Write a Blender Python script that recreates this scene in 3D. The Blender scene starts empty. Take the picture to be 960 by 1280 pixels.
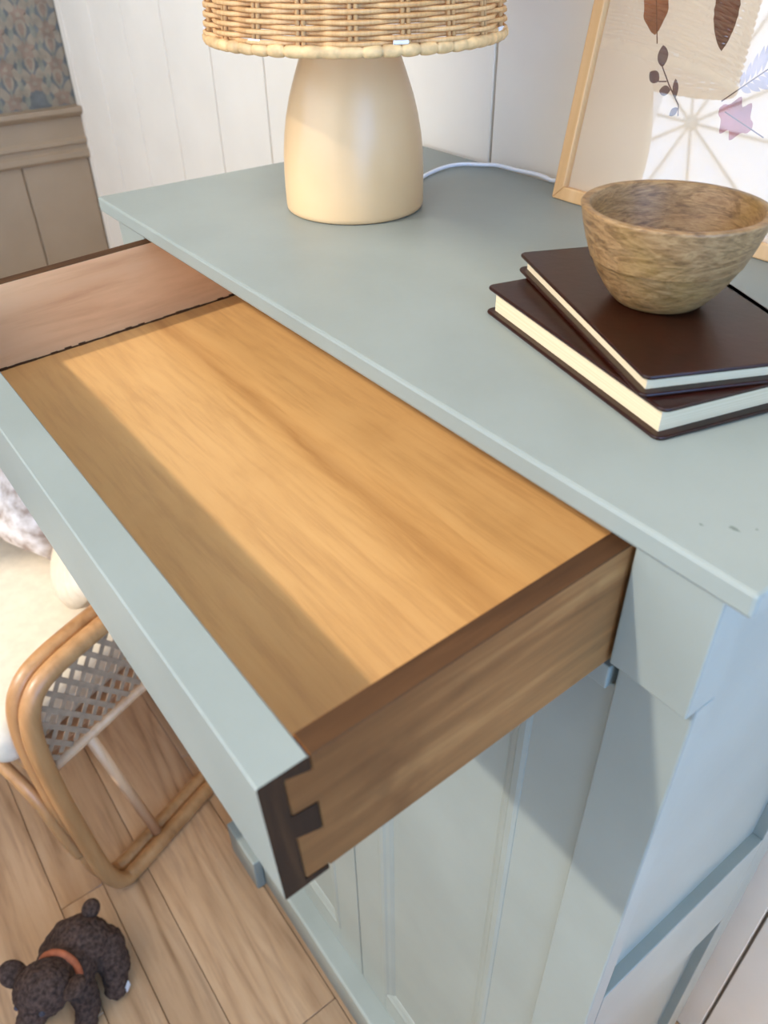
import bpy, bmesh, math, random
from mathutils import Vector, Matrix
R = math.radians
PI = math.pi
sc = bpy.context.scene
COL = sc.collection
random.seed(7)
H = 1.22                                     # height of the cupboard top

# ------------------------------------------------------------------ camera
cd = bpy.data.cameras.new('camera'); cam = bpy.data.objects.new('camera', cd); COL.objects.link(cam)
cam.location = (0.09909, -0.26740, H + 0.23009)
cam.rotation_euler = (0.91909, 0.01343, 0.92723)
cd.sensor_width = 36; cd.sensor_fit = 'AUTO'; cd.lens = 980.8 * 36 / 1280
cd.clip_start = 0.01
cd.dof.use_dof = True; cd.dof.focus_distance = 0.62; cd.dof.aperture_fstop = 9.0
sc.camera = cam
# ------------------------------------------------------------------ light
sc.view_settings.view_transform = 'Standard'; sc.view_settings.look = 'None'
sc.view_settings.gamma = 1; sc.view_settings.use_curve_mapping = False
sc.view_settings.exposure = 0.49
w = bpy.data.worlds.new('sky'); sc.world = w; w.use_nodes = True
bg = w.node_tree.nodes['Background']; bg.inputs[1].default_value = 2.8
# hazy bright sky towards the sun, bluer away from it
_t = w.node_tree.nodes.new('ShaderNodeTexCoord'); _d = w.node_tree.nodes.new('ShaderNodeVectorMath'); _d.operation = 'DOT_PRODUCT'
_d.inputs[1].default_value = Vector((-0.36, -1.0, 0.6)).normalized()
_r = w.node_tree.nodes.new('ShaderNodeValToRGB'); _m = w.node_tree.nodes.new('ShaderNodeMapRange'); _m.inputs[1].default_value = -1
_r.color_ramp.elements[0].position = .40; _r.color_ramp.elements[0].color = (.34, 1.0, 2.2, 1)
_r.color_ramp.elements[1].position = .85; _r.color_ramp.elements[1].color = (.95, .97, 1.0, 1)
w.node_tree.links.new(_t.outputs['Generated'], _d.inputs[0]); w.node_tree.links.new(_d.outputs['Value'], _m.inputs[0])
w.node_tree.links.new(_m.outputs[0], _r.inputs[0]); w.node_tree.links.new(_r.outputs[0], bg.inputs[0])
sl = bpy.data.lights.new('sun', 'SUN'); sun = bpy.data.objects.new('sun', sl); COL.objects.link(sun)
sl.energy = 2.2; sl.angle = R(2.2); sl.color = (1.0, 0.95, 0.88)
sun.rotation_euler = Vector((0.29, 1.0, -0.95)).to_track_quat('-Z', 'Y').to_euler()
sc.cycles.use_denoising = True
sc.cycles.max_bounces = 10; sc.cycles.diffuse_bounces = 6
# daylight portals in the two windows and two added openings (emit nothing themselves, they guide the sky light)
def portal(name, loc, rot, sx, sy):
    l = bpy.data.lights.new(name, 'AREA'); l.shape = 'RECTANGLE'; l.size = sx; l.size_y = sy
    l.cycles.is_portal = True
    o = bpy.data.objects.new(name, l); COL.objects.link(o); o.location = loc; o.rotation_euler = rot
WY = -1.22                                    # front wall, behind the camera
WX0, WX1, WZ0, WZ1 = -1.60, 0.30, 1.18, 2.70
LX_ = -2.06
RX = 1.15                                     # right wall
VY0, VY1, VZ0, VZ1 = -1.05, 0.30, 0.60, 2.3
portal('window_light_front', ((WX0+WX1)/2, WY - .05, (WZ0+WZ1)/2), (R(90), 0, 0), WX1-WX0, WZ1-WZ0)
portal('opening_light_high', ((LX_+WX0)/2, WY - .05, 2.10), (R(90), 0, 0), WX0-LX_, .70)  # added high opening, lets more daylight onto the left of the room
portal('opening_light_low', ((LX_+WX0)/2, WY - .05, .70), (R(90), 0, 0), WX0-LX_, 1.0)  # added low opening, brightens the white wall and floor at the left
portal('window_light_right', (RX + .05, (VY0+VY1)/2, (VZ0+VZ1)/2), (R(90), 0, R(90)), VY1-VY0, VZ1-VZ0)

# unseen overhead fill light, added to lift the drawer's shaded inside
cl_ = bpy.data.lights.new('overhead_fill', 'AREA'); cl_.shape = 'DISK'; cl_.size = .7; cl_.energy = 6.0; cl_.color = (1.0, .93, .84)
clo = bpy.data.objects.new('overhead_fill', cl_); COL.objects.link(clo); clo.location = (-.45, -.45, 3.08)

# ------------------------------------------------------------------ material helpers
def lin(c):
    return tuple(((x/255)/12.92 if x/255 <= .04045 else ((x/255+.055)/1.055)**2.4) for x in c[:3]) + (1,)
def newmat(name, rough=.5, col=(200, 200, 200), spec=.5):
    m = bpy.data.materials.new(name); m.use_nodes = True
    b = m.node_tree.nodes['Principled BSDF']
    b.inputs['Base Color'].default_value = lin(col); b.inputs['Roughness'].default_value = rough
    b.inputs['Specular IOR Level'].default_value = spec
    return m, m.node_tree, b
def coords(nt, scale, kind='Object', rot=(0, 0, 0), loc=(0, 0, 0)):
    t = nt.nodes.new('ShaderNodeTexCoord'); mp = nt.nodes.new('ShaderNodeMapping')
    mp.inputs['Scale'].default_value = scale; mp.inputs['Rotation'].default_value = rot; mp.inputs['Location'].default_value = loc
    nt.links.new(t.outputs[kind], mp.inputs[0]); return mp
def noise(nt, vec, scale, detail=4, rough=.5, dist=0):
    n = nt.nodes.new('ShaderNodeTexNoise'); n.inputs['Scale'].default_value = scale
    n.inputs['Detail'].default_value = detail; n.inputs['Roughness'].default_value = rough; n.inputs['Distortion'].default_value = dist
    nt.links.new(vec.outputs[0], n.inputs['Vector']); return n
def ramp(nt, fac, stops):
    r = nt.nodes.new('ShaderNodeValToRGB'); e = r.color_ramp.elements
    while len(e) < len(stops): e.new(.5)
    for i, (p, c) in enumerate(stops): e[i].position = p; e[i].color = lin(c)
    nt.links.new(fac, r.inputs[0]); return r
def mix(nt, a, b, fac, mode='MIX'):
    m = nt.nodes.new('ShaderNodeMix'); m.data_type = 'RGBA'; m.blend_type = mode
    for s, v in ((6, a), (7, b)):
        if hasattr(v, 'is_output'): nt.links.new(v, m.inputs[s])
        else: m.inputs[s].default_value = lin(v)
    if hasattr(fac, 'is_output'): nt.links.new(fac, m.inputs[0])
    else: m.inputs[0].default_value = fac
    return m.outputs[2]
def bump(nt, b, h, strength=.2, dist=.001):
    bp = nt.nodes.new('ShaderNodeBump'); bp.inputs['Strength'].default_value = strength; bp.inputs['Distance'].default_value = dist
    nt.links.new(h, bp.inputs['Height']); nt.links.new(bp.outputs[0], b.inputs['Normal'])
def paint(name, col, rough=.45, var=6, bscale=160):
    m, nt, b = newmat(name, rough, col)
    v = coords(nt, (1, 1, 1)); n = noise(nt, v, 9, 5)
    c = ramp(nt, n.outputs[0], [(.3, tuple(x-var for x in col)), (.7, tuple(x+var for x in col))])
    nt.links.new(c.outputs[0], b.inputs['Base Color'])
    n2 = noise(nt, v, bscale, 3); bump(nt, b, n2.outputs[0], .12, .0006); return m
def wood(name, dark, mid, light, axis=0, rough=.45, ring=11.0, streak=26, randomise=False, bumps=.15, knots=0.0, seed=0.0, fine=.55, flat=190):
    """procedural timber, grain running along the given object axis"""
    m, nt, b = newmat(name, rough, mid)
    sca = [1, 1, 1]; sca[axis] = .09
    v = coords(nt, tuple(sca), loc=(seed, seed*.7, seed*.3))
    vec = v
    if randomise:
        oi = nt.nodes.new('ShaderNodeObjectInfo'); ad = nt.nodes.new('ShaderNodeVectorMath'); ad.operation = 'ADD'
        cx = nt.nodes.new('ShaderNodeCombineXYZ'); ml = nt.nodes.new('ShaderNodeMath'); ml.operation = 'MULTIPLY'; ml.inputs[1].default_value = 37.0
        nt.links.new(oi.outputs['Random'], ml.inputs[0])
        for i in range(3): nt.links.new(ml.outputs[0], cx.inputs[i])
        nt.links.new(v.outputs[0], ad.inputs[0]); nt.links.new(cx.outputs[0], ad.inputs[1]); vec = ad
    big = noise(nt, vec, ring*.55, 2, .45, .6)
    # annual rings: bands of the low frequency field
    mm = nt.nodes.new('ShaderNodeMath'); mm.operation = 'MULTIPLY'; mm.inputs[1].default_value = ring
    nt.links.new(big.outputs[0], mm.inputs[0])
    fr = nt.nodes.new('ShaderNodeMath'); fr.operation = 'PINGPONG'; fr.inputs[1].default_value = .5
    nt.links.new(mm.outputs[0], fr.inputs[0])
    fi = noise(nt, vec, streak*4, 6, .6, .3)
    c1 = ramp(nt, fr.outputs[0], [(.02, dark), (.17, mid), (.46, light)])
    c2 = ramp(nt, fi.outputs[0], [(.32, dark), (.52, mid), (.72, light)])
    c = mix(nt, c1.outputs[0], c2.outputs[0], fine)
    pat = noise(nt, coords(nt, (1, 1, 1), loc=(seed+3, 0, 0)), 7, 3)
    c = mix(nt, c, mid, ramp(nt, pat.outputs[0], [(.35, (0, 0, 0)), (.75, (flat,)*3)]).outputs[0])
    if knots:
        st = noise(nt, coords(nt, (1, 1, 1), loc=(seed, 9, 2)), 12, 4, .6)
        c = mix(nt, c, dark, ramp(nt, st.outputs[0], [(.56, (0, 0, 0)), (.72, (int(255*knots),)*3)]).outputs[0])
    if randomise:
        hs = nt.nodes.new('ShaderNodeHueSaturation'); mr = nt.nodes.new('ShaderNodeMapRange')
        mr.inputs[3].default_value = .86; mr.inputs[4].default_value = 1.12
        nt.links.new(oi.outputs['Random'], mr.inputs[0]); nt.links.new(mr.outputs[0], hs.inputs['Value'])
        nt.links.new(c, hs.inputs['Color']); c = hs.outputs[0]
    nt.links.new(c, b.inputs['Base Color'])
    bump(nt, b, fi.outputs[0], bumps, .0008)
    return m
def plain(name, col, rough=.6, var=.06, scale=40, bumps=.1, spec=.4):
    m, nt, b = newmat(name, rough, col, spec)
    v = coords(nt, (1, 1, 1)); n = noise(nt, v, scale, 4)
    c = ramp(nt, n.outputs[0], [(.3, tuple(max(0, x*(1-var)) for x in col)), (.7, tuple(min(255, x*(1+var)) for x in col))])
    nt.links.new(c.outputs[0], b.inputs['Base Color'])
    if bumps: bump(nt, b, n.outputs[0], bumps, .001)
    return m

M = {}
M['paint'] = paint('sage_blue_paint', (133, 138, 130), .42, 4)
M['white_wall'] = paint('warm_white_panel_paint', (240, 229, 212), .5, 3)
M['taupe'] = paint('taupe_panel_paint', (160, 138, 112), .5, 4)
M['ceiling'] = paint('white_ceiling_paint', (235, 232, 226), .8, 2)
M['groove'] = plain('groove_shadow_paint', (132, 122, 108), .7)
M['drawer_bottom'] = wood('honey_pine_drawer_bottom', (150, 102, 54), (192, 144, 86), (204, 158, 100), 0, .42, 4.5, 30, knots=.45, seed=1.3, fine=.42)
M['drawer_left'] = wood('rosy_pine_drawer_side', (192, 136, 90), (232, 182, 132), (240, 196, 148), 1, .5, 6.0, 16, knots=.3, seed=4.1)
M['drawer_right'] = wood('stained_brown_drawer_side', (60, 32, 12), (122, 76, 38), (172, 120, 70), 1, .75, 5.0, 16, knots=.8, seed=2.2, flat=90)
M['drawer_edge'] = wood('worn_dark_brown_edge', (46, 28, 14), (70, 45, 24), (92, 62, 36), 1, .8, 5.0, 30, seed=5.0)
M['end_grain'] = wood('dark_end_grain', (34, 20, 9), (52, 31, 14), (76, 48, 24), 2, .85, 9.0, 30, seed=6.0)
for k_ in ('drawer_right', 'drawer_edge', 'end_grain'): M[k_].node_tree.nodes['Principled BSDF'].inputs['Specular IOR Level'].default_value = .15
M['oak'] = wood('limed_oak_floor', (148, 108, 72), (198, 155, 112), (210, 170, 130), 0, .42, 9.0, 18, True, knots=.35)
M['chip'] = plain('chipped_paint_undercoat', (98, 104, 96), .8, .25, 900)
M['floor_base'] = plain('dark_joint', (84, 62, 46), .8)
M['lamp_base'] = paint('buff_ceramic_glaze', (213, 178, 132), .3, 3, 60)
M['cane'] = wood('natural_cane', (186, 130, 74), (222, 172, 112), (236, 194, 140), 2, .5, 4, 12)
M['cane_rim'] = plain('wrapped_cane', (224, 182, 126), .5, .12, 90)
M['white_plastic'] = plain('white_plastic', (236, 236, 240), .4, .01)
M['leather'] = plain('dark_brown_bonded_leather', (38, 13, 5), .28, .12, 120, .1, .35)
M['frame_wood'] = wood('pale_beech', (196, 146, 92), (220, 174, 120), (232, 192, 142), 2, .45, 4, 16)
M['paper'] = plain('warm_cream_paper', (222, 200, 172), .8, .015, 8, 0)
M['rattan'] = wood('varnished_bent_cane', (130, 86, 46), (174, 124, 76), (194, 146, 96), 2, .38, 5, 14)
M['rattan_pale'] = wood('pale_cane_bar', (176, 130, 92), (212, 166, 124), (224, 182, 142), 2, .45, 5, 14)
M['webbing'] = plain('grey_cane_webbing', (160, 132, 106), .6, .1, 60)
M['cream_fabric'] = plain('cream_cotton', (216, 200, 174), .85, .03, 60, .25)
M['pleat'] = plain('cream_pleated_velvet', (208, 190, 164), .85, .03, 60, .2)
M['plush'] = plain('dark_brown_plush', (72, 56, 48), .95, .3, 160, .9, .1)
M['plush_pad'] = plain('slate_plush_pad', (70, 66, 70), .9, .2, 120, .5, .1)
M['collar'] = plain('rust_felt_collar', (172, 96, 62), .9, .1, 80)
M['metal'] = plain('brushed_metal', (150, 148, 144), .35, .03)
M['blue_paper'] = plain('slate_blue_wallpaper', (106, 106, 102), .6, .12, 30, .05)
M['print_tan'] = plain('wallpaper_tan_print', (144, 130, 110), .6, .1, 40, 0)
M['print_rose'] = plain('wallpaper_rose_print', (138, 116, 98), .6, .1, 40, 0)
M['print_sage'] = plain('wallpaper_sage_print', (128, 124, 108), .6, .1, 40, 0)
M['leaf_brown'] = plain('printed_leaf_brown', (140, 88, 58), .8, .12, 50, 0)
M['leaf_dark'] = plain('printed_leaf_umber', (98, 60, 42), .8, .12, 60, 0)
M['leaf_grey'] = plain('printed_sprig_umber', (104, 82, 78), .8, .1, 60, 0)
M['leaf_rose'] = plain('printed_leaf_rose', (168, 108, 104), .8, .1, 60, 0)
M['feather'] = plain('printed_feather_mauve', (172, 156, 158), .8, .1, 60, 0)
M['terrace'] = plain('outdoor_paving', (170, 165, 155), .9)

# page edges: fine leaves stacked along z
m, nt, b = newmat('cream_page_edges', .8, (238, 222, 186), .2)
n = noise(nt, coords(nt, (3, 3, 900)), 1.5, 3)
c = ramp(nt, n.outputs[0], [(.3, (198, 177, 142)), (.7, (216, 197, 163))]); nt.links.new(c.outputs[0], b.inputs['Base Color'])
bump(nt, b, n.outputs[0], .25, .0005); M['pages'] = m
# mango wood bowl: swirling grain with ochre patches
m, nt, b = newmat('mango_wood', .42, (150, 112, 70), .4)
v = coords(nt, (.55, .55, 2.4), rot=(R(14), R(-20), 0)); vf = coords(nt, (.5, .5, 2.2), rot=(R(14), R(-20), 0))
g1 = noise(nt, v, 30, 7, .62, 1.6); g2 = noise(nt, vf, 230, 5, .65, .8); g3 = noise(nt, coords(nt, (1, 1, 1)), 26, 3, .5)
ca = ramp(nt, g1.outputs[0], [(.30, (62, 40, 22)), (.43, (134, 96, 58)), (.50, (166, 128, 84)), (.56, (112, 80, 46)), (.66, (160, 124, 82)), (.78, (104, 78, 52))])
cb = ramp(nt, g2.outputs[0], [(.33, (70, 46, 26)), (.48, (140, 104, 64)), (.66, (178, 142, 96))])
c = mix(nt, ca.outputs[0], cb.outputs[0], .42)
c = mix(nt, c, (160, 124, 46), ramp(nt, g3.outputs[0], [(.52, (0, 0, 0)), (.7, (130, 130, 130))]).outputs[0])
nt.links.new(c, b.inputs['Base Color']); bump(nt, b, g2.outputs[0], .25, .0006); M['mango'] = m
# fluffy throw: mottled pale and brown yarn
m, nt, b = newmat('boucle_yarn', .95, (214, 198, 184), .1)
n = noise(nt, coords(nt, (1, 1, .35)), 42, 4)
c = ramp(nt, n.outputs[0], [(.34, (160, 138, 122)), (.5, (204, 188, 174)), (.65, (226, 214, 204))]); nt.links.new(c.outputs[0], b.inputs['Base Color'])
bump(nt, b, n.outputs[0], .8, .006); M['boucle'] = m
# thin picture glass
m = bpy.data.materials.new('picture_glass'); m.use_nodes = True; nt = m.node_tree
for n in list(nt.nodes): nt.nodes.remove(n)
out = nt.nodes.new('ShaderNodeOutputMaterial'); tr = nt.nodes.new('ShaderNodeBsdfTransparent'); gl = nt.nodes.new('ShaderNodeBsdfGlossy')
gl.inputs['Roughness'].default_value = .012; fr = nt.nodes.new('ShaderNodeFresnel'); fr.inputs[0].default_value = 2.3; mx = nt.nodes.new('ShaderNodeMixShader')
ge = nt.nodes.new('ShaderNodeNewGeometry'); iv = nt.nodes.new('ShaderNodeMath'); iv.operation = 'SUBTRACT'; iv.inputs[0].default_value = 1
mu = nt.nodes.new('ShaderNodeMath'); mu.operation = 'MULTIPLY'; nt.links.new(ge.outputs['Backfacing'], iv.inputs[1])
nt.links.new(fr.outputs[0], mu.inputs[0]); nt.links.new(iv.outputs[0], mu.inputs[1]); nt.links.new(mu.outputs[0], mx.inputs[0]); nt.links.new(tr.outputs[0], mx.inputs[1]); nt.links.new(gl.outputs[0], mx.inputs[2]); nt.links.new(mx.outputs[0], out.inputs[0])
M['glass'] = m
# parasol cloth lets daylight through
m = bpy.data.materials.new('white_parasol_cloth'); m.use_nodes = True; nt = m.node_tree
for n in list(nt.nodes): nt.nodes.remove(n)
out = nt.nodes.new('ShaderNodeOutputMaterial'); d1 = nt.nodes.new('ShaderNodeBsdfDiffuse'); d2 = nt.nodes.new('ShaderNodeBsdfTranslucent'); mx = nt.nodes.new('ShaderNodeMixShader')
d1.inputs[0].default_value = (.9, .9, .9, 1); d2.inputs[0].default_value = (.95, .95, .95, 1); mx.inputs[0].default_value = .6
nt.links.new(d1.outputs[0], mx.inputs[1]); nt.links.new(d2.outputs[0], mx.inputs[2]); nt.links.new(mx.outputs[0], out.inputs[0]); M['parasol'] = m

# ------------------------------------------------------------------ mesh helpers
class MB:
    """collects boxes, prisms, tubes and lathes into one mesh"""
    def __init__(s): s.v = []; s.f = []; s.m = []
    def add(s, vs, fs, mi=0):
        o = len(s.v); s.v += [tuple(p) for p in vs]; s.f += [tuple(i+o for i in f) for f in fs]; s.m += [mi]*len(fs)
    def box(s, x0, x1, y0, y1, z0, z1, mi=0):
        v = [(x, y, z) for z in (z0, z1) for y in (y0, y1) for x in (x0, x1)]
        s.add(v, [(0, 2, 3, 1), (4, 5, 7, 6), (0, 1, 5, 4), (2, 6, 7, 3), (0, 4, 6, 2), (1, 3, 7, 5)], mi)
    def prism(s, pts, axis, a, b, mi=0):
        """polygon pts extruded along axis ('x','y','z') from a to b"""
        def P(p, t):
            return {'x': (t, p[0], p[1]), 'y': (p[0], t, p[1]), 'z': (p[0], p[1], t)}[axis]
        n = len(pts); v = [P(p, a) for p in pts] + [P(p, b) for p in pts]
        f = [tuple(range(n)), tuple(range(2*n-1, n-1, -1))] + [(i, i+n, (i+1) % n+n, (i+1) % n) for i in range(n)]
        s.add(v, f, mi)
    def tube(s, path, r, seg=8, closed=False, mi=0, cap=True):
        P = [Vector(p) for p in path]; n = len(P); rr = r if isinstance(r, (list, tuple)) else [r]*n
        vs = []; up = None
        for i in range(n):
            a = P[(i-1) % n] if (closed or i > 0) else P[i]; c = P[(i+1) % n] if (closed or i < n-1) else P[i]
            t = (c-a).normalized()
            if up is None:
                up = Vector((0, 0, 1)) if abs(t.z) < .9 else Vector((1, 0, 0))
            u = (up - t*up.dot(t)).normalized(); up = u; q = t.cross(u)
            for k in range(seg):
                an = 2*PI*k/seg; vs.append(P[i] + (u*math.cos(an) + q*math.sin(an))*rr[i])
        fs = []
        for i in range(n if closed else n-1):
            for k in range(seg):
                a = i*seg+k; b_ = i*seg+(k+1) % seg; j = ((i+1) % n)*seg
                fs.append((a, b_, j+(k+1) % seg, j+k))
        if not closed and cap:
            fs.append(tuple(range(seg-1, -1, -1))); fs.append(tuple((n-1)*seg+k for k in range(seg)))
        s.add(vs, fs, mi)
    def lathe(s, prof, seg=64, mi=0, closed=False):
        n = len(prof); vs = []; fs = []
        for k in range(seg):
            a = 2*PI*k/seg
            for r, z in prof: vs.append((r*math.cos(a), r*math.sin(a), z))
        for k in range(seg):
            k2 = (k+1) % seg
            for i in range(n if closed else n-1):
                i2 = (i+1) % n
                fs.append((k*n+i, k2*n+i, k2*n+i2, k*n+i2))
        s.add(vs, fs, mi)
    def ellip(s, c, rad, seg=16, rings=10, rot=None, mi=0):
        vs = []; fs = []; c = Vector(c)
        for i in range(rings+1):
            ph = PI*i/rings
            for k in range(seg):
                th = 2*PI*k/seg
                p = Vector((rad[0]*math.sin(ph)*math.cos(th), rad[1]*math.sin(ph)*math.sin(th), rad[2]*math.cos(ph)))
                if rot: p = rot @ p
                vs.append(c+p)
        for i in range(rings):
            for k in range(seg):
                fs.append((i*seg+k, (i+1)*seg+k, (i+1)*seg+(k+1) % seg, i*seg+(k+1) % seg))
        s.add(vs, fs, mi)
    def build(s, name, mats, parent=None, bevel=0, smooth=False, segs=2, angle=30, loc=None, rot=None):
        me = bpy.data.meshes.new(name); me.from_pydata(s.v, [], s.f)
        mats = mats if isinstance(mats, (list, tuple)) else [mats]
        for mt in mats: me.materials.append(mt)
        me.polygons.foreach_set('material_index', s.m)
        bm = bmesh.new(); bm.from_mesh(me)
        bmesh.ops.remove_doubles(bm, verts=bm.verts, dist=1e-6)
        bmesh.ops.recalc_face_normals(bm, faces=bm.faces); bm.to_mesh(me); bm.free()
        o = bpy.data.objects.new(name, me); COL.objects.link(o)
        if parent: o.parent = parent
        if loc: o.location = loc
        if rot: o.rotation_euler = rot
        if smooth:
            for p in me.polygons: p.use_smooth = True
        if bevel:
            bv = o.modifiers.new('bevel', 'BEVEL'); bv.width = bevel; bv.segments = segs; bv.limit_method = 'ANGLE'; bv.angle_limit = R(angle)
        return o
def tag(o, label=None, cat=None, group=None, kind=None):
    if label: o['label'] = label
    if cat: o['category'] = cat
    if group: o['group'] = group
    if kind: o['kind'] = kind
    return o
def empty(name, loc=(0, 0, 0), rz=0, parent=None, rot=None):
    o = bpy.data.objects.new(name, None); COL.objects.link(o); o.location = loc
    o.rotation_euler = rot if rot else (0, 0, rz); o.empty_display_size = .05
    if parent: o.parent = parent
    return o
def share(o, parent, loc=None, rot=None, scale=None):
    c = o.copy(); COL.objects.link(c); c.parent = parent
    if loc: c.location = loc
    if rot: c.rotation_euler = rot
    if scale: c.scale = scale
    return c
def arc(cx, cy, r, a0, a1, n=8):
    return [(cx+r*math.cos(R(a0+(a1-a0)*i/n)), cy+r*math.sin(R(a0+(a1-a0)*i/n))) for i in range(n+1)]

# ================================================================== SETTING
BY = 0.412                                    # face of the back wall
LX = -2.08                                    # face of the wall on the left
b = MB(); b.box(LX-.1, RX+.1, WY-.1, BY+.12, -.06, -.004)
floor = tag(b.build('floor', M['floor_base']), kind='structure')
edges = [BY, .144, -.016, -.176, -.256, -.336, -.496, -.576, -.656, -.816, -.896, -1.056, WY]
joints = {2: [-1.35, -.405, .6], 4: [-1.75, -.833, .1], 3: [-1.2, -.2], 5: [-1.5, -.62, .35], 1: [-1.0, .2], 0: [-1.6, -.5, .5]}
for i in range(len(edges)-1):
    y1, y0 = edges[i]-.0006, edges[i+1]+.0006
    xs = [LX] + joints.get(i, [random.uniform(-1.8, -1.1), random.uniform(-.6, .1)]) + [RX]
    for a, c in zip(xs[:-1], xs[1:]):
        b = MB(); L, Wd = (c-a)/2-.0006, (y1-y0)/2; b.box(-L, L, -Wd, Wd, -.004, 0)
        b.build('plank', M['oak'], floor, bevel=.0008, segs=1, loc=((a+c)/2, (y0+y1)/2, 0))

# back wall: broad boards with recessed joints
b = MB(); b.box(LX-.1, RX+.1, BY+.010, BY+.12, 0, 3.1)
wall_back = tag(b.build('wall_back', M['groove']), kind='structure')
gx = [LX, -2.04, -1.859, -1.676, -1.488, -1.303, -1.122, -.951, -.780, -.608, -.407, -.206, -.005, .196, .397, .6, .8, 1.0, RX]
for a, c in zip(gx[:-1], gx[1:]):
    b = MB(); e = .0032
    b.prism([(a+.0022, BY+.011), (a+.0022, BY+.001), (a+e, BY), (c-e, BY), (c-.0022, BY+.001), (c-.0022, BY+.011)], 'z', 0, 3.1)
    b.build('board', M['white_wall'], wall_back)

# left wall: taupe boarded dado below a rail, floral paper above
b = MB(); b.box(LX-.12, LX-.006, WY-.1, BY+.12, 0, 3.1)
wall_left = tag(b.build('wall_left', M['taupe']), kind='structure')
gy = [BY]
gy += [.243 - .17*k for k in range(9)] 
for a, c in zip(gy[1:], gy[:-1]):
    a = max(a, WY); b = MB(); e = .004
    b.prism([(LX-.008, a+.0006), (LX, a+.0006), (LX+.004, a+e), (LX+.004, c-e), (LX, c-.0006), (LX-.008, c-.0006)], 'z', 0, .985)
    b.build('board', M['taupe'], wall_left)
b = MB(); b.box(LX-.006, LX-.003, WY, BY, 1.05, 3.1)
b.build('wallpaper', M['blue_paper'], wall_left)
# printed motifs of the paper, a tenth of a millimetre of ink
def blob(mb, cy, cz, w_, h_, ang, mi, n=12, x=LX-.0028, tip=1.0):
    w_ *= 1.22; h_ *= 1.16; x += .00005*(len(mb.v)//13 % 9)
    vs = [(x, cy, cz)]; ca, sa = math.cos(ang), math.sin(ang)
    for k in range(n):
        t = 2*PI*k/n; u = w_*math.sin(t)*(1-.35*tip*math.cos(t)); v_ = h_*math.cos(t)
        vs.append((x, cy+u*ca-v_*sa, cz+u*sa+v_*ca))
    mb.add(vs, [(0, 1+k, 1+(k+1) % n) for k in range(n)], mi)
pm = MB(); q_ = .62; py, pz = .094*q_, .112*q_
for iy in range(-8, 8):
    for iz in range(0, 13):
        cy = .384 + iy*py; cz = 1.105 + iz*pz + (pz/2 if iy % 2 else 0)
        if not (WY+.1 < cy < BY-.01): continue
        def bl(dy, dz, w_, h_, an, mi, xo=-.0028): blob(pm, cy+dy*q_, cz+dz*q_, w_*q_, h_*q_, an, mi, x=LX+xo)
        for k in range(5): bl(.017*math.sin(k*2*PI/5), .017*math.cos(k*2*PI/5), .0105, .015, -k*2*PI/5, 1)
        bl(0, 0, .007, .007, 0, 0, -.0023)
        for sgn in (-1, 1):
            bl(sgn*.030, .034, .0125, .024, -sgn*.55, 0); bl(sgn*.034, -.020, .011, .022, sgn*.35, 0); bl(sgn*.054, .004, .008, .022, -sgn*.2, 2)
        bl(0, .066, .0155, .028, PI, 0); bl(0, .066, .008, .017, PI, 1, -.0023)
        bl(0, .036, .003, .016, 0, 2)
tag(pm.build('printed_motif', [M['print_tan'], M['print_rose'], M['print_sage']], wall_left), kind='stuff')
# dado rail
pr = [(LX, .965), (LX+.010, .965), (LX+.018, .972), (LX+.018, .985), (LX+.012, .990), (LX+.012, 1.000), (LX+.020, 1.004), (LX+.020, 1.012),
      (LX+.014, 1.018), (LX+.014, 1.062), (LX+.030, 1.070), (LX+.036, 1.076), (LX+.036, 1.086), (LX-.006, 1.086), (LX-.006, .965)]
b = MB(); b.prism(pr, 'y', WY, BY); tag(b.build('trim_1', M['taupe']), kind='structure')
# front wall behind the camera, with the big window
b = MB()
b.box(LX-.1, LX_, WY-.12, WY, 0, 3.1); b.box(LX_, WX0, WY-.12, WY, 0, .2); b.box(LX_, WX0, WY-.12, WY, 1.2, 1.75); b.box(LX_, WX0, WY-.12, WY, 2.45, 3.1); b.box(WX0, -1.455, WY-.12, WY, 1.745, 2.1); b.box(WX1, RX+.1, WY-.12, WY, 0, 3.1)  # side openings and window corner block added to shape the light and the reflection
b.box(WX0, WX1, WY-.12, WY, 0, WZ0); b.box(WX0, WX1, WY-.12, WY, WZ1, 3.1)
tag(b.build('wall_front', M['ceiling']), kind='structure')
b = MB(); t = .045
b.box(WX0, WX0+t, WY-.09, WY-.03, WZ0, WZ1); b.box(WX1-t, WX1, WY-.09, WY-.03, WZ0, WZ1)
b.box(WX0, WX1, WY-.09, WY-.03, WZ0, WZ0+t); b.box(WX0, WX1, WY-.09, WY-.03, WZ1-t, WZ1)
tag(b.build('window_1', M['ceiling']), kind='structure')
b = MB()
b.box(RX, RX+.12, WY-.1, VY0, 0, 3.1); b.box(RX, RX+.12, VY1, BY+.12, 0, 3.1)
b.box(RX, RX+.12, VY0, VY1, 0, VZ0); b.box(RX, RX+.12, VY0, VY1, VZ1, 3.1)
tag(b.build('wall_right', M['white_wall']), kind='structure')
b = MB()
b.box(RX+.03, RX+.09, VY0, VY0+t, VZ0, VZ1); b.box(RX+.03, RX+.09, VY1-t, VY1, VZ0, VZ1)
b.box(RX+.03, RX+.09, VY0, VY1, VZ0, VZ0+t); b.box(RX+.03, RX+.09, VY0, VY1, VZ1-t, VZ1)
tag(b.build('window_2', M['ceiling']), kind='structure')
b = MB(); b.box(LX-.1, RX+.1, WY-.1, BY+.12, 3.1, 3.2); tag(b.build('ceiling', M['ceiling']), kind='structure')
b = MB(); b.box(-14, 14, -16, WY-.12, -.3, -.1); tag(b.build('terrace', M['terrace']), kind='structure')
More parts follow.
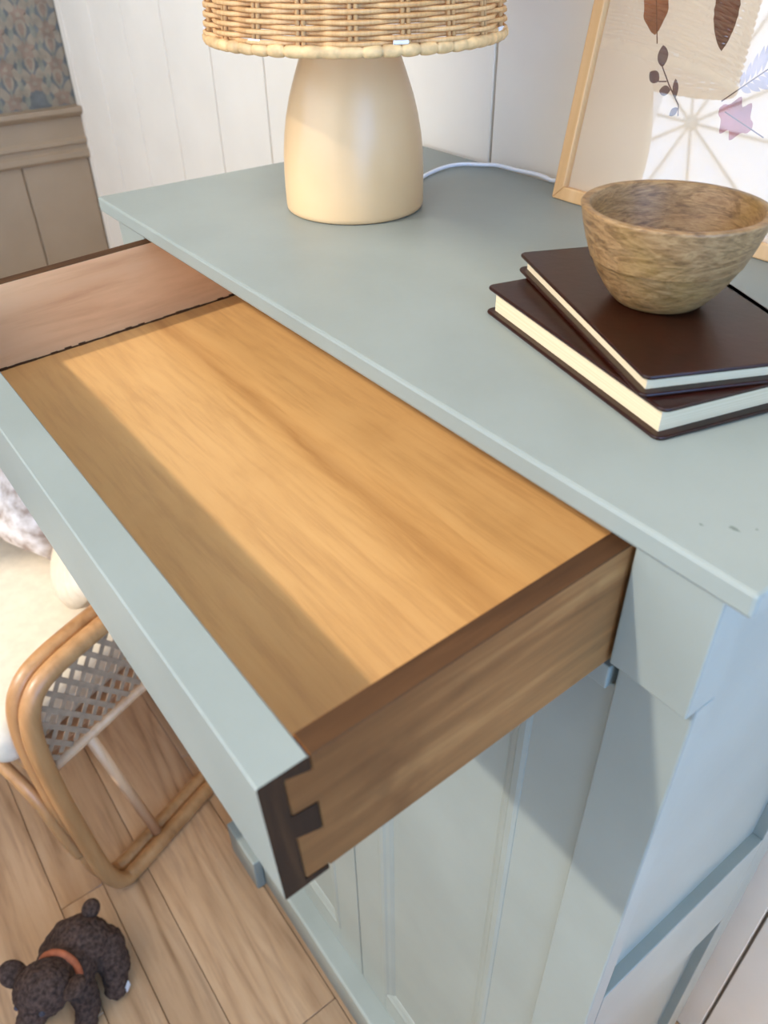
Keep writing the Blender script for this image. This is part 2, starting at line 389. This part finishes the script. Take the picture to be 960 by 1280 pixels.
# garden parasol outside that window
ctr = Vector((-2.66, -3.2, 1.665)); axd = Vector((.549, .8316, -.02)).normalized()
root = empty('garden_parasol', ctr, rot=axd.to_track_quat('Z', 'Y').to_euler())
tag(root, 'white garden parasol tilted on the terrace, mirrored in the picture glass', 'parasol')
b = MB(); NR = 10; RR = 1.15
for k in range(NR):
    a0, a1 = 2*PI*k/NR, 2*PI*(k+1)/NR
    vs = [(0, 0, -.02)]; fs = []
    for j in range(1, 7):
        rr = RR*j/6; z = -.02+.28*(j/6)**2
        for q in range(5):
            a = a0+(a1-a0)*q/4; sag = .05*(j/6)*math.sin(PI*q/4)
            vs.append((rr*math.cos(a), rr*math.sin(a), z+sag))
    for q in range(4): fs.append((0, 1+q, 2+q))
    for j in range(5):
        for q in range(4): fs.append((1+j*5+q, 1+(j+1)*5+q, 2+(j+1)*5+q, 2+j*5+q))
    b.add(vs, fs)
b.build('canopy', M['parasol'], root)
for k in range(NR):
    a = 2*PI*k/NR; b = MB()
    b.tube([(RR*t_*math.cos(a), RR*t_*math.sin(a), .0+.28*t_*t_) for t_ in (.03, .2, .4, .6, .8, 1)], .009, 6); b.build('rib', M['taupe'], root)
b = MB(); b.ellip((0, 0, .0), (.04, .04, .03)); b.build('hub', M['taupe'], root)

# ================================================================== CUPBOARD
cab = empty('cupboard', (0, 0, 0))
tag(cab, 'tall sage blue painted cupboard with its top drawer pulled open', 'cupboard')
TX0 = -.760; XR = -.016; XL = -.735; CYB = .302
b = MB(); b.box(TX0, 0, 0, .400, H-.0145, H); b.build('top', M['paint'], cab, bevel=.0022)
DX1 = -.0696; DX0 = -.6676                    # drawer opening
FY = .0084; FZ0 = H-.1048; FT = H-.0146
PY = .018
for a, c in ((DX1+.003, XR), (XL, DX0-.002)):
    b = MB(); b.box(a, c, FY, .036, FZ0, FT); b.build('frieze_block', M['paint'], cab, bevel=.0012)
b = MB(); b.box(DX0, DX1, .016, .07, H-.136, H-.1175); b.build('drawer_rail', M['paint'], cab, bevel=.001)
for a, c in ((-.0655, XR), (XL, -.6855)):
    b = MB(); b.box(a, c, PY, .036, .085, FZ0-.0003); b.build('post', M['paint'], cab, bevel=.0015)
# doors with raised mouldings round a sunk panel
DZ0, DZ1 = .086, H-.1365
def door(x0, x1):
    s = .060
    d = MB()
    d.box(x0, x0+s, .023, .044, DZ0, DZ1); d.box(x1-s, x1, .023, .044, DZ0, DZ1)
    d.box(x0+s, x1-s, .023, .044, DZ0, DZ0+s); d.box(x0+s, x1-s, .023, .044, DZ1-s, DZ1)
    o = d.build('door', M['paint'], cab, bevel=.0012)
    p = MB(); p.box(x0+s-.006, x1-s+.006, .0285, .036, DZ0+s-.006, DZ1-s+.006); p.build('door_panel', M['paint'], o)
    # moulding: ogee strips around the panel
    def strip(ax, q, a, c, sgn):
        pr = [(0, .036), (0, .0225), (.004, .0212), (.010, .0220), (.013, .0240), (.018, .0255), (.023, .0283), (.024, .036)]
        mm = MB()
        if ax == 'z': mm.prism([(q+sgn*u, v) for u, v in pr], 'z', a, c)
        else: mm.prism([(v, q+sgn*u) for u, v in pr], 'x', a, c)
        mm.build('door_moulding', M['paint'], o, smooth=False, bevel=.0006, segs=1)
    strip('z', x0+s-.004, DZ0+s, DZ1-s, 1); strip('z', x1-s+.004, DZ0+s, DZ1-s, -1)
    strip('x', DZ0+s-.004, x0+s, x1-s, 1); strip('x', DZ1-s+.004, x0+s, x1-s, -1)
    return o
door(-.3745, -.0668); door(-.6840, -.3765)
# sides: framed with two sunk panels
for xo, sg in ((XR, -1), (XL, 1)):
    x0, x1 = sorted((xo, xo+sg*.016))
    b = MB(); b.box(x0, x1, .268, CYB, .085, FT); b.build('side_stile', M['paint'], cab, bevel=.001)
    for z0, z1 in ((.565, .728), (.085, .175)):
        b = MB(); b.box(x0, x1, .0362, .268, z0, z1); b.build('side_rail', M['paint'], cab, bevel=.001)
    x0, x1 = sorted((xo+sg*.011, xo+sg*.016))
    for z0, z1 in ((.728, FT), (.175, .565)):
        b = MB(); b.box(x0, x1, .0362, .268, z0, z1); b.build('side_panel', M['paint'], cab)
b = MB(); b.box(XL+.016, XR-.016, CYB-.012, CYB-.004, .085, FT); b.build('back_panel', M['paint'], cab)
b = MB(); b.box(XL-.006, XR+.006, -.010, CYB, 0, .085); b.build('plinth', M['paint'], cab, bevel=.004, segs=3)
for a, c in ((-.062, XR+.012), (XL-.012, -.645)):
    b = MB(); b.box(a, c, -.028, -.0101, 0, .088); b.build('plinth_block', M['paint'], cab, bevel=.003)
# small chips in the paint of the top
for cx, cy, ra, rb in ((-.0335, .0322, .0026, .0012), (-.0268, .0399, .0006, .0006), (-.0446, .0228, .0012, .0005)):
    ca, sa = math.cos(-.02), math.sin(-.02); b = MB(); pts = []
    for k in range(14):
        t = 2*PI*k/14; q = 1+.22*math.sin(5*t+cx*900)+.15*math.cos(3*t)
        u, v_ = ra*q*math.cos(t), rb*q*math.sin(t); pts.append((cx+u*ca-v_*sa, cy+u*sa+v_*ca))
    b.prism(pts, 'z', H-.0002, H+.00006); b.build('paint_chip', M['chip'], cab)

# old stain on the outer drawer side, heavier towards the front end
_nt = M['drawer_right'].node_tree; _b = _nt.nodes['Principled BSDF']; _old = _b.inputs['Base Color'].links[0].from_socket
_tc = _nt.nodes.new('ShaderNodeTexCoord'); _sx = _nt.nodes.new('ShaderNodeSeparateXYZ'); _mr = _nt.nodes.new('ShaderNodeMapRange')
_mr.inputs[1].default_value = -.04; _mr.inputs[2].default_value = -.19; _mr.inputs[4].default_value = .55
_nt.links.new(_tc.outputs['Object'], _sx.inputs[0]); _nt.links.new(_sx.outputs[1], _mr.inputs[0])
_nt.links.new(mix(_nt, _old, (98, 58, 24), _mr.outputs[0]), _b.inputs['Base Color'])
# ---- drawer (hangs a little at the front)
drw = empty('drawer', (DX1, .0084, H-.0217), parent=cab, rot=(.04411, 0, .00436))
DW = DX1-DX0; ST = .0133; DH = .0886
b = MB()
# front board: full thickness between the sides, lapped ends with pins
ch_ = .0008
b.prism([(-.2148, -DH), (-.1911, -DH), (-.1911, -ch_), (-.1911-ch_, 0), (-.2148+ch_, 0), (-.2148, -ch_)], 'x', -DW+ST, -ST)
for a, c in ((-ST, 0), (-DW, -DW+ST)):
    b.prism([(-.2148, -DH+ch_), (-.2148+ch_, -DH), (-.1911, -DH), (-.1911, -.0850), (-.2035, -.0835), (-.2035, -.0480), (-.1911, -.0530), (-.1911, -.0335), (-.2035, -.0315), (-.2035, -.0050), (-.1911, -.0095),
             (-.1911, -ch_), (-.1911-ch_, 0), (-.2148+ch_, 0), (-.2148, -ch_)], 'x', a, c)
fr_o = b.build('drawer_front', [M['paint'], M['end_grain']], drw)
for p in fr_o.data.polygons:
    if abs(p.normal.x) > .7 or (p.normal.y > .9 and p.center.x < -.02) or (p.center.z < -.003 and p.center.y > -.2035 and (abs(p.center.x+ST/2) < .003 or abs(p.center.x+DW-ST/2) < .003)): p.material_index = 1
# sides with dovetail tails let into the front
def side(x0, x1, mt):
    b = MB(); g_ = .0004
    pr = [(.145, 0), (.145, -DH+.002), (-.1905, -DH+.002), (-.1905, -.0850+g_), (-.2031, -.0835+g_), (-.2031, -.0480-g_), (-.1905, -.0530-g_), (-.1905, -.0335+g_), (-.2031, -.0315+g_),
          (-.2031, -.0050-g_), (-.1905, -.0095-g_), (-.1905, -.0006)]
    b.prism(pr, 'x', x0, x1)
    o = b.build('drawer_side', [mt, M['drawer_edge']], drw)
    for p in o.data.polygons:
        if p.normal.z > .7 and p.center.z > -.02 and abs(p.normal.x) < .2: p.material_index = 1
    bv = o.modifiers.new('bevel', 'BEVEL'); bv.width = .0006; bv.segments = 1; bv.limit_method = 'ANGLE'
    return o
tag(side(-ST, 0, M['drawer_right']), 'stained dark brown outer side with dovetail joint')
tag(side(-DW, -DW+ST, M['drawer_left']), 'rosy bare pine inner side')
b = MB(); b.box(-DW+ST+.0012, -ST-.0012, -.1911, .132, -.084, -.078); b.build('drawer_bottom', M['drawer_bottom'], drw)
b = MB(); N = 46                              # uneven dark strip in the joint along the left side
for i in range(N):
    y0 = -.19+.32*i/N; y1 = y0+.32/N; hh = .0012+.0016*abs(math.sin(i*1.7)*math.sin(i*.37)); ww = .0012+.0016*abs(math.sin(i*2.3+1))
    b.prism([(-DW+ST-.0002, -.0785), (-DW+ST+ww, -.0785), (-DW+ST+ww*.6, -.0779), (-DW+ST-.0002, -.078+hh)], 'y', y0, y1)
tag(b.build('joint_seam', M['drawer_edge'], drw), kind='stuff')
b = MB(); b.box(-DW+ST, -ST, .132, .145, -DH+.006, -.006); b.build('drawer_back', M['drawer_left'], drw)

# ================================================================== TABLE LAMP
lamp = empty('table_lamp', (-.5652, .1912, H+.0002))
tag(lamp, 'table lamp with buff rounded base and woven cane shade on the cupboard', 'lamp')
prof = [(0, 0), (.060, 0), (.0655, .0003), (.0668, .0016), (.0673, .005), (.0674, .020), (.0672, .034), (.0664, .050), (.0645, .066), (.0615, .082), (.0572, .098), (.0515, .114),
        (.0462, .128), (.040, .142), (.030, .154), (.016, .161), (0, .163)]
b = MB(); b.lathe(prof, 96); b.build('base', M['lamp_base'], lamp, smooth=True)
b = MB(); b.tube([(0, 0, .160), (0, 0, .200)], .014, 20); b.build('lamp_holder', M['white_plastic'], lamp)
b = MB(); b.lathe([(0, .20), (.013, .20), (.014, .215), (.026, .245), (.030, .265), (.026, .285), (.012, .298), (0, .30)], 32); b.build('bulb', M['white_plastic'], lamp, smooth=True)
sx, sy = .0036, .0046                        # the shade sits slightly off centre
SR = lambda z: .1285 - (z-.150)*.12           # radius of the shade at height z
NST = 20; rows = 52; pitch = .0034; z0s = .1525
shade = empty('shade', (sx, sy, 0), parent=lamp)
strand = {}
for par in (0, 1):
    b = MB(); N = NST*14
    pth = []
    for i in range(N):
        a = 2*PI*i/N; s_ = math.cos(NST*a/2*1.0 + PI*par)
        s_ = max(-1, min(1, s_*1.25))
        pth.append(((1+.022*s_)*math.cos(a), (1+.022*s_)*math.sin(a), 0))
    b.tube(pth, .00185/.13, 6, True); strand[par] = b
first = {}
for k in range(rows):
    z = z0s + k*pitch; par = k % 2; r = SR(z)
    if par not in first:
        o = strand[par].build('cane_strand', M['cane'], shade, smooth=True); first[par] = o
    else: o = share(first[par], shade)
    o.location = (0, 0, z); o.scale = (r, r, r)
st0 = None
for k in range(NST):
    for dd in (-.0024, .0024):
        a = 2*PI*k/NST
        if st0 is None:
            b = MB(); b.tube([(SR(.147), 0, .147), (SR(.24), 0, .24), (SR(.328), 0, .328)], .0019, 6); st0 = b.build('cane_stake', M['cane'], shade, smooth=True); o = st0
        else: o = share(st0, shade)
        o.rotation_euler = (0, 0, a + dd/.13)
for z, nm in ((.1475, 'shade_rim'), (.329, 'shade_rim')):
    b = MB(); N = 600; rw = []; pth = []
    for i in range(N):
        a = 2*PI*i/N; pth.append((SR(z)*math.cos(a), SR(z)*math.sin(a), z))
        f_ = (i*54/N) % 1.0; rw.append(.0040+.0008*math.sin(PI*f_)-.0010*(f_ < .06))
    b.tube(pth, rw, 10, True); b.build(nm, M['cane_rim'], shade, smooth=True)
for k in range(7):
    a = .5 + k*2*PI/7; r = SR(.1535)+.0028; b = MB()
    b.tube([(r*math.cos(a+t_), r*math.sin(a+t_), .1530) for t_ in (0, .03, .06, .09)], .0016, 6); b.build('wrapping_thread', M['white_plastic'], shade)
b = MB()
for k in range(3):
    a = k*2*PI/3; b.tube([(.014*math.cos(a)-sx*0, .014*math.sin(a), .205), (SR(.30)*math.cos(a), SR(.30)*math.sin(a), .300)], .0015, 6)
b.build('shade_carrier', M['metal'], lamp)
# mains cord (built in the lamp's frame)
inv = (Matrix.Translation(lamp.location) @ lamp.rotation_euler.to_matrix().to_4x4()).inverted()
cp = [(-.5175, .222, H+.004), (-.530, .240, H+.0025), (-.562, .268, H+.0025), (-.592, .298, H+.0025), (-.6056, .3295, H+.0028), (-.6095, .352, H+.003), (-.605, .3695, H+.003), (-.5955, .379, H+.003), (-.5885, .386, H+.003), (-.574, .3925, H+.004),
      (-.545, .3945, H+.004), (-.50, .397, H+.003), (-.49, .4035, H-.02), (-.49, .4065, H-.2)]
def spline(P, n=8):
    P = [Vector(p) for p in P]; out = []
    for i in range(len(P)-1):
        p0 = P[max(i-1, 0)]; p1 = P[i]; p2 = P[i+1]; p3 = P[min(i+2, len(P)-1)]
        for k in range(n):
            t = k/n; out.append(.5*((2*p1)+(p2-p0)*t+(2*p0-5*p1+4*p2-p3)*t*t+(3*p1-p0-3*p2+p3)*t**3))
    return out+[P[-1]]
b = MB(); b.tube([inv @ p for p in spline(cp)], .0021, 8); b.build('cord', M['white_plastic'], lamp, smooth=True)

# ================================================================== BOOKS
def rrect(x0, x1, y0, y1, r, n=5):
    return arc(x1-r, y0+r, r, -90, 0, n) + arc(x1-r, y1-r, r, 0, 90, n) + arc(x0+r, y1-r, r, 90, 180, n) + arc(x0+r, y0+r, r, 180, 270, n)
def book(name, loc, yaw, L, Wd, T, label):
    """origin at the near right corner; pages show on the front and on the left"""
    o = empty(name, loc, yaw); tag(o, label, 'book', 'books under the wooden bowl')
    ct = .0024
    for z0, z1, nm in ((0, ct, 'cover'), (T-ct, T, 'cover')):
        b = MB(); b.prism(rrect(-L, 0, 0, Wd, .005), 'z', z0, z1); b.build(nm, M['leather'], o, bevel=.0009)
    b = MB(); b.prism([(Wd-.006, 0), (Wd, 0), (Wd+.004, T*.3), (Wd+.004, T*.7), (Wd, T), (Wd-.006, T), (Wd-.004, T*.5)], 'x', -L+.001, -.001); b.build('spine', M['leather'], o, bevel=.001)
    b = MB(); N = 8
    b.prism([(-L+.006, .005), (-.006, .005), (-.006, Wd-.003), (-L+.006, Wd-.003)], 'z', ct, T-ct)
    b.build('page_block', M['pages'], o)
    return o
T1 = .0199; T2 = .0130
book('book', (-.1028, .0649, H+.0001), -.2462, .1934, .146, T1, 'thicker dark brown book at the bottom, lying on the cupboard top')
book('book', (-.1179, .0650, H+T1+.0002), -.4405, .1989, .1145, T2, 'thinner dark brown book on top, with the bowl standing on it')

# ================================================================== BOWL
ZT = H+T1+T2
bowl = empty('bowl', (-.1811, .1560, ZT+.0004))
tag(bowl, 'carved mango wood bowl standing on the two brown books', 'bowl')
hb = .0580
prof = [(0, 0), (.024, 0), (.0272, .0012), (.0305, .0045), (.0350, .0100), (.0405, .0185), (.0448, .0268), (.0453, .0276), (.0458, .0279), (.0462, .0290), (.0498, .0385), (.0527, .0480), (.0546, .0560), (.0550, .0574), (.0545, .0580),
        (.0503, .0580), (.0496, .0574), (.0484, .0520), (.0455, .0420), (.0405, .0300), (.0330, .0190), (.0220, .0115), (.0100, .0085), (0, .0080)]
b = MB(); b.lathe(prof, 96); o = b.build('bowl_body', M['mango'], bowl, smooth=True)

# ================================================================== PICTURE
TH = R(9.2)
pic = empty('picture_frame', (-.4586, .3580, H+.0004), rot=(-TH, 0, 0))     # local x right, z up the picture, -y towards the room
tag(pic, 'pale wooden frame with a pressed leaf print, leaning on the wall', 'picture')
PW, PH, FB = .30, .245, .0125
def bar(pts, mt=M['frame_wood']):
    b = MB(); b.prism(pts, 'y', 0, .014); b.build('frame_bar', mt, pic, bevel=.0012)
bar([(0, 0), (FB, FB), (FB, PH-FB), (0, PH)]); bar([(PW, 0), (PW, PH), (PW-FB, PH-FB), (PW-FB, FB)])
bar([(0, 0), (PW, 0), (PW-FB, FB), (FB, FB)]); bar([(0, PH), (FB, PH-FB), (PW-FB, PH-FB), (PW, PH)])
b = MB(); b.box(FB-.003, PW-FB+.003, .0085, .0120, FB-.003, PH-FB+.003); b.build('backing_board', M['frame_wood'], pic)
b = MB(); b.box(FB-.002, PW-FB+.002, .0075, .0085, FB-.002, PH-FB+.002); sheet = b.build('art_print', M['paper'], pic)
b = MB(); b.box(FB-.002, PW-FB+.002, .0040, .0055, FB-.002, PH-FB+.002); b.build('glass', M['glass'], pic)
def ink(name, polys, mt, yo=.0074):
    b = MB()
    for pts in polys: b.prism(pts, 'y', yo, yo+.0002)
    return b.build(name, mt, sheet)
def leafpoly(base, tip, wid, n=14, lob=0, lobn=3, skew=1.0):
    bx, bz = base; dx, dz = tip[0]-bx, tip[1]-bz; L = math.hypot(dx, dz); ux, uz = dx/L, dz/L
    pts = []
    for sgn in (1, -1):
        rg = range(n+1) if sgn == 1 else range(n-1, 0, -1)
        for i in rg:
            t = i/n; ww = wid*math.sin(PI*t**skew)**.75*(1+lob*math.cos(2*PI*lobn*t)) if 0 < t < 1 else 0
            pts.append((bx+ux*L*t-uz*ww*sgn, bz+uz*L*t+ux*ww*sgn))
    return pts
def stroke(a, c, w_):
    dx, dz = c[0]-a[0], c[1]-a[1]; L = math.hypot(dx, dz); nx, nz = -dz/L*w_/2, dx/L*w_/2
    return [(a[0]+nx, a[1]+nz), (c[0]+nx, c[1]+nz), (c[0]-nx, c[1]-nz), (a[0]-nx, a[1]-nz)]
ink('printed_leaf', [leafpoly((.0690, .1465), (.0560, .190), .0125, 16, .06, 3)], M['leaf_brown'])
ink('printed_leaf_vein', [stroke((.0735, .1405), (.0560, .186), .0009)], M['leaf_dark'], .0073)
ink('printed_leaf', [leafpoly((.1365, .1405), (.1240, .200), .0110, 18, .03, 8)], M['leaf_dark'])
ink('printed_sprig', [leafpoly((.0850, .1240), (.0800, .1400), .0052), leafpoly((.0850, .1130), (.0735, .1190), .0048), leafpoly((.0990, .1080), (.0880, .1060), .0040), leafpoly((.1060, .1030), (.1010, .1170), .0028),
     stroke((.0850, .1240), (.0960, .1120), .0011), stroke((.0960, .1120), (.1110, .0980), .0011), stroke((.0850, .1130), (.0930, .1140), .0011), stroke((.1110, .0980), (.1135, .0900), .0010),
     leafpoly((.1110, .0960), (.1050, .0890), .003)], M['leaf_grey'])
ink('printed_leaf', [leafpoly((.1840, .0900), (.1500, .1010), .0130, 20, .28, 3)], M['leaf_rose'])
ink('printed_leaf_vein', [stroke((.1960, .0860), (.1560, .0990), .0009)], M['leaf_grey'], .0073)
fb = []
for i in range(26):
    t = i/25; q = (.163+.09*t, .1180+.075*t)
    for sgn in (-1, 1):
        ln = .030*math.sin(PI*(.12+.8*t))*(1+.15*math.sin(7*i))
        tipp = (q[0]+ln*(.55*.77+sgn*-.64*.8), q[1]+ln*(.55*.64+sgn*.77*.8))
        fb.append(leafpoly(q, tipp, .0022, 5))
ink('printed_feather', fb, M['feather'])
ink('printed_quill', [stroke((.150, .1060), (.262, .2000), .0010)], M['leaf_grey'], .0073)

# ================================================================== ARMCHAIR
ch = empty('armchair', (-.8197, -.2235, 0), R(21.2))       # local y runs to the back of the chair, -x across the seat
tag(ch, 'bentwood armchair with cane webbing side and cream seat on the floor', 'armchair')
CW = .62; CDp = .50
loop = [(.020, .0125), (-.002, .020), (-.018, .045), (-.030, .10), (-.038, .20), (-.045, .32), (-.048, .42), (-.046, .49), (-.036, .540), (-.014, .570), (.020, .583), (.08, .588), (.20, .590), (.36, .592), (.44, .590), (.475, .575), (.495, .54),
        (.500, .47), (.495, .30), (.490, .12), (.484, .05), (.470, .022), (.440, .0125), (.25, .0125), (.12, .0125)]
loop3 = [Vector((0, y, z)) for y, z in loop]
def cspline(P, n=5):
    out = []; N = len(P)
    for i in range(N):
        p0, p1, p2, p3 = P[i-1], P[i], P[(i+1) % N], P[(i+2) % N]
        for k in range(n):
            t = k/n; out.append(.5*((2*p1)+(p2-p0)*t+(2*p0-5*p1+4*p2-p3)*t*t+(3*p1-p0-3*p2+p3)*t**3))
    return out
cl = cspline(loop3)
for sx_ in (0, -CW):
    for dx in (-.0145, .0145):
        b = MB(); b.tube([(p.x+dx+sx_, p.y, p.z) for p in cl], .0152, 10, True); b.build('side_frame', M['rattan'], ch, smooth=True)
    b = MB(); b.tube([(sx_, -.034, .392), (sx_, .488, .392)], .009, 8); b.build('side_rail', M['rattan_pale'], ch, smooth=True)
    b = MB(); b.tube([(sx_, .040, .388), (sx_, .098, .024)], .010, 8); b.build('side_strut', M['rattan_pale'], ch, smooth=True)
    # webbing
    poly = [(p.y, p.z) for p in cl if p.z > .395]
    def inside(y, z):
        if z < .395: return False
        c_ = False; n_ = len(poly)
        for i in range(n_):
            y1, z1 = poly[i]; y2, z2 = poly[i-1]
            if (z1 > z) != (z2 > z) and y < (y2-y1)*(z-z1)/(z2-z1)+y1: c_ = not c_
        return c_
    wb = MB(); pitch_ = .0275
    for fam, ang in enumerate((54, -54)):
        ca, sa = math.cos(R(ang)), math.sin(R(ang))
        for k in range(-45, 46):
            offs = k*pitch_*(.866 if fam == 2 else .866) + (.006 if fam == 2 else 0); cy, cz = .22-sa*offs, .48+ca*offs
            run = None
            for j in range(-110, 111):
                t = j*.005; y, z = cy+ca*t, cz+sa*t
                ins = inside(y, z)
                if ins and run is None: run = t
                if (not ins or j == 110) and run is not None:
                    if t-run > .006:
                        hw_ = .0046; a_ = (cy+ca*run, cz+sa*run); c_ = (cy+ca*t, cz+sa*t); x_ = sx_+(-.0012+.0012*fam)
                        wb.prism([(a_[0]-sa*hw_, a_[1]+ca*hw_), (c_[0]-sa*hw_, c_[1]+ca*hw_), (c_[0]+sa*hw_, c_[1]-ca*hw_), (a_[0]+sa*hw_, a_[1]-ca*hw_)], 'x', x_-.0005, x_+.0005)
                    run = None
    wb.build('cane_webbing', M['webbing'], ch)
fr_pts = [(-.012, -.046, .150), (-.014, -.056, .220), (-.030, -.060, .300), (-.075, -.062, .352), (-.14, -.063, .378), (-.30, -.064, .385), (-CW+.14, -.063, .378), (-CW+.075, -.062, .352), (-CW+.03, -.060, .300), (-CW+.014, -.056, .22), (-CW+.012, -.046, .15)]
b = MB(); b.tube(spline(fr_pts), .0105, 10); b.build('front_brace', M['rattan'], ch, smooth=True)
b = MB(); b.tube([(-.01, -.045, .392), (-CW+.01, -.045, .392)], .011, 10); b.build('seat_rail', M['rattan'], ch, smooth=True)
b = MB(); b.tube([(-.01, .49, .392), (-CW+.01, .49, .392)], .011, 10); b.build('seat_rail', M['rattan'], ch, smooth=True)
b = MB(); b.box(-CW+.02, -.02, -.035, .48, .385, .399); b.build('seat_deck', M['rattan_pale'], ch)
bk = [(-.012, .49, .40), (-.014, .52, .58), (-.04, .545, .74), (-.12, .565, .83), (-CW/2, .575, .86), (-CW+.12, .565, .83), (-CW+.04, .545, .74), (-CW+.014, .52, .58), (-CW+.012, .49, .40)]
b = MB(); b.tube(spline(bk), .012, 10); b.build('back_frame', M['rattan'], ch, smooth=True)
b = MB(); b.box(-CW+.045, -.045, .535, .545, .42, .79); b.build('back_webbing', M['webbing'], ch)
# seat cushion
def chloc(x, y, z):
    return Matrix.Translation(ch.location) @ Matrix.Rotation(R(21.2), 4, 'Z') @ Vector((x, y, z))
def pillow(name, hx, hy, hz, mt, N=24, power=.5, pleat=0):
    b = MB(); vs = []; fs = []
    for s_ in (1, -1):
        for i in range(N+1):
            for j in range(N+1):
                u, v_ = -1+2*i/N, -1+2*j/N
                e = max(0, (1-u**6)*(1-v_**6))**power
                vs.append((hx*u, hy*v_, s_*hz*e))
    n1 = (N+1)**2
    for s_ in (0, 1):
        for i in range(N):
            for j in range(N):
                a = s_*n1+i*(N+1)+j; fs.append((a, a+1, a+N+2, a+N+1))
    b.add(vs, fs); return b
b = MB(); b.box(-.276, .276, -.272, .272, -.042, .042)
sc_ = b.build('seat_cushion', M['cream_fabric'], smooth=True, bevel=.036, segs=6, loc=chloc(-.310, .188, .4425), rot=(0, 0, R(21.2)))
tag(sc_, 'plain cream seat cushion in the bentwood armchair', 'cushion')
pc = pillow('cushion', .20, .20, .070, M['boucle'], 36, .6).build('fluffy_cushion', M['boucle'], smooth=True, loc=chloc(-.445, .318, .694), rot=(R(60), 0, R(21.2)))
tag(pc, 'square shaggy cushion mottled brown and white, leaning on the chair back', 'cushion')
# round pleated cushion
b = MB(); vs = []; fs = []; NA, NRr = 120, 12
for s_ in (1, -1):
    for j in range(NRr+1):
        rr = .140*j/NRr; e = (1-(j/NRr)**2.6)**.5 if j < NRr else 0
        for k in range(NA):
            a = 2*PI*k/NA; pl = 1+.26*math.cos(34*a)*(j/NRr)**.5
            vs.append((rr*math.cos(a), rr*math.sin(a), s_*(.042*e*pl+.002-.012*max(0, 1-j/2.0))))
n1 = (NRr+1)*NA
for s_ in (0, 1):
    for j in range(NRr):
        for k in range(NA): fs.append((s_*n1+j*NA+k, s_*n1+j*NA+(k+1) % NA, s_*n1+(j+1)*NA+(k+1) % NA, s_*n1+(j+1)*NA+k))
for k in range(NA): fs.append((NRr*NA+k, NRr*NA+(k+1) % NA, n1+NRr*NA+(k+1) % NA, n1+NRr*NA+k))
b.add(vs, fs)
rc = b.build('round_cushion', M['pleat'], smooth=True, loc=chloc(-.140, .255, .616), rot=(R(52), 0, R(21.2-40)))
tag(rc, 'round cream pleated cushion beside the shaggy one in the armchair', 'cushion')

# ================================================================== PLUSH DOG
dog = empty('plush_dog', (-.686, -.346, 0), R(-48))        # local x towards the head
tag(dog, 'small dark brown plush dog with a rust collar on the oak floor', 'toy')
b = MB()
def seg(p, q, r0, r1, n=6):
    p, q = Vector(p), Vector(q)
    for i in range(n+1):
        t = i/n; r = r0+(r1-r0)*t; b.ellip(p+(q-p)*t, (r, r, r), 16, 10)
b.ellip((-.030, 0, .076), (.046, .050, .048), 24, 14); b.ellip((.008, 0, .078), (.044, .044, .044), 24, 14)     # rump, chest
seg((.014, 0, .090), (.040, -.002, .112), .036, .032)                                                          # neck
b.ellip((.060, -.004, .124), (.042, .045, .038), 24, 14); seg((.080, -.005, .114), (.114, -.007, .104), .026, .018)   # head, muzzle
for s_ in (-1, 1):
    seg((-.040, s_*.034, .060), (-.022, s_*.056, .040), .032, .026); seg((-.022, s_*.056, .040), (.004, s_*.066, .0195), .023, .019)
    seg((.030, s_*.028, .056), (.042, s_*.038, .028), .024, .020); seg((.042, s_*.038, .028), (.062, s_*.042, .0185), .020, .018)
bo = b.build('body', M['plush'], dog, smooth=True)
rm = bo.modifiers.new('union', 'REMESH'); rm.mode = 'VOXEL'; rm.voxel_size = .0026; rm.use_smooth_shade = True
sm = bo.modifiers.new('soft', 'SMOOTH'); sm.factor = .5; sm.iterations = 5
tx = bpy.data.textures.new('fur_lumps', 'CLOUDS'); tx.noise_scale = .012; tx.noise_depth = 3
dm = bo.modifiers.new('fur', 'DISPLACE'); dm.texture = tx; dm.strength = .007; dm.mid_level = .5
b = MB(); b.ellip((-.074, .002, .108), (.017, .015, .017), 14, 10); b.build('tail', M['plush'], dog, smooth=True)
for s_ in (-1, 1):
    b = MB(); b.ellip((0, 0, 0), (.020, .010, .024), 14, 10, Matrix.Rotation(-s_*R(55), 3, 'X')); b.build('ear', M['plush'], dog, smooth=True, loc=(.054, -.004+s_*.052, .136))
b = MB(); N = 28
ring = [(.027-.016*math.cos(t*2*PI/N), -.001+.0355*math.sin(t*2*PI/N), .100+.0345*math.cos(t*2*PI/N)) for t in range(N)]
b.tube(ring, .0058, 8, True); b.build('collar', M['collar'], dog, smooth=True)
b = MB(); b.ellip((.131, -.008, .108), (.007, .009, .006)); b.build('nose', M['plush_pad'], dog, smooth=True)
for s_ in (-1, 1):
    b = MB(); b.ellip((.094, -.005+s_*.021, .130), (.005, .005, .005)); b.build('eye', M['plush_pad'], dog, smooth=True)
b = MB(); b.box(-.008, .004, .083, .0845, .010, .026); b.build('sewn_label', M['white_plastic'], dog)
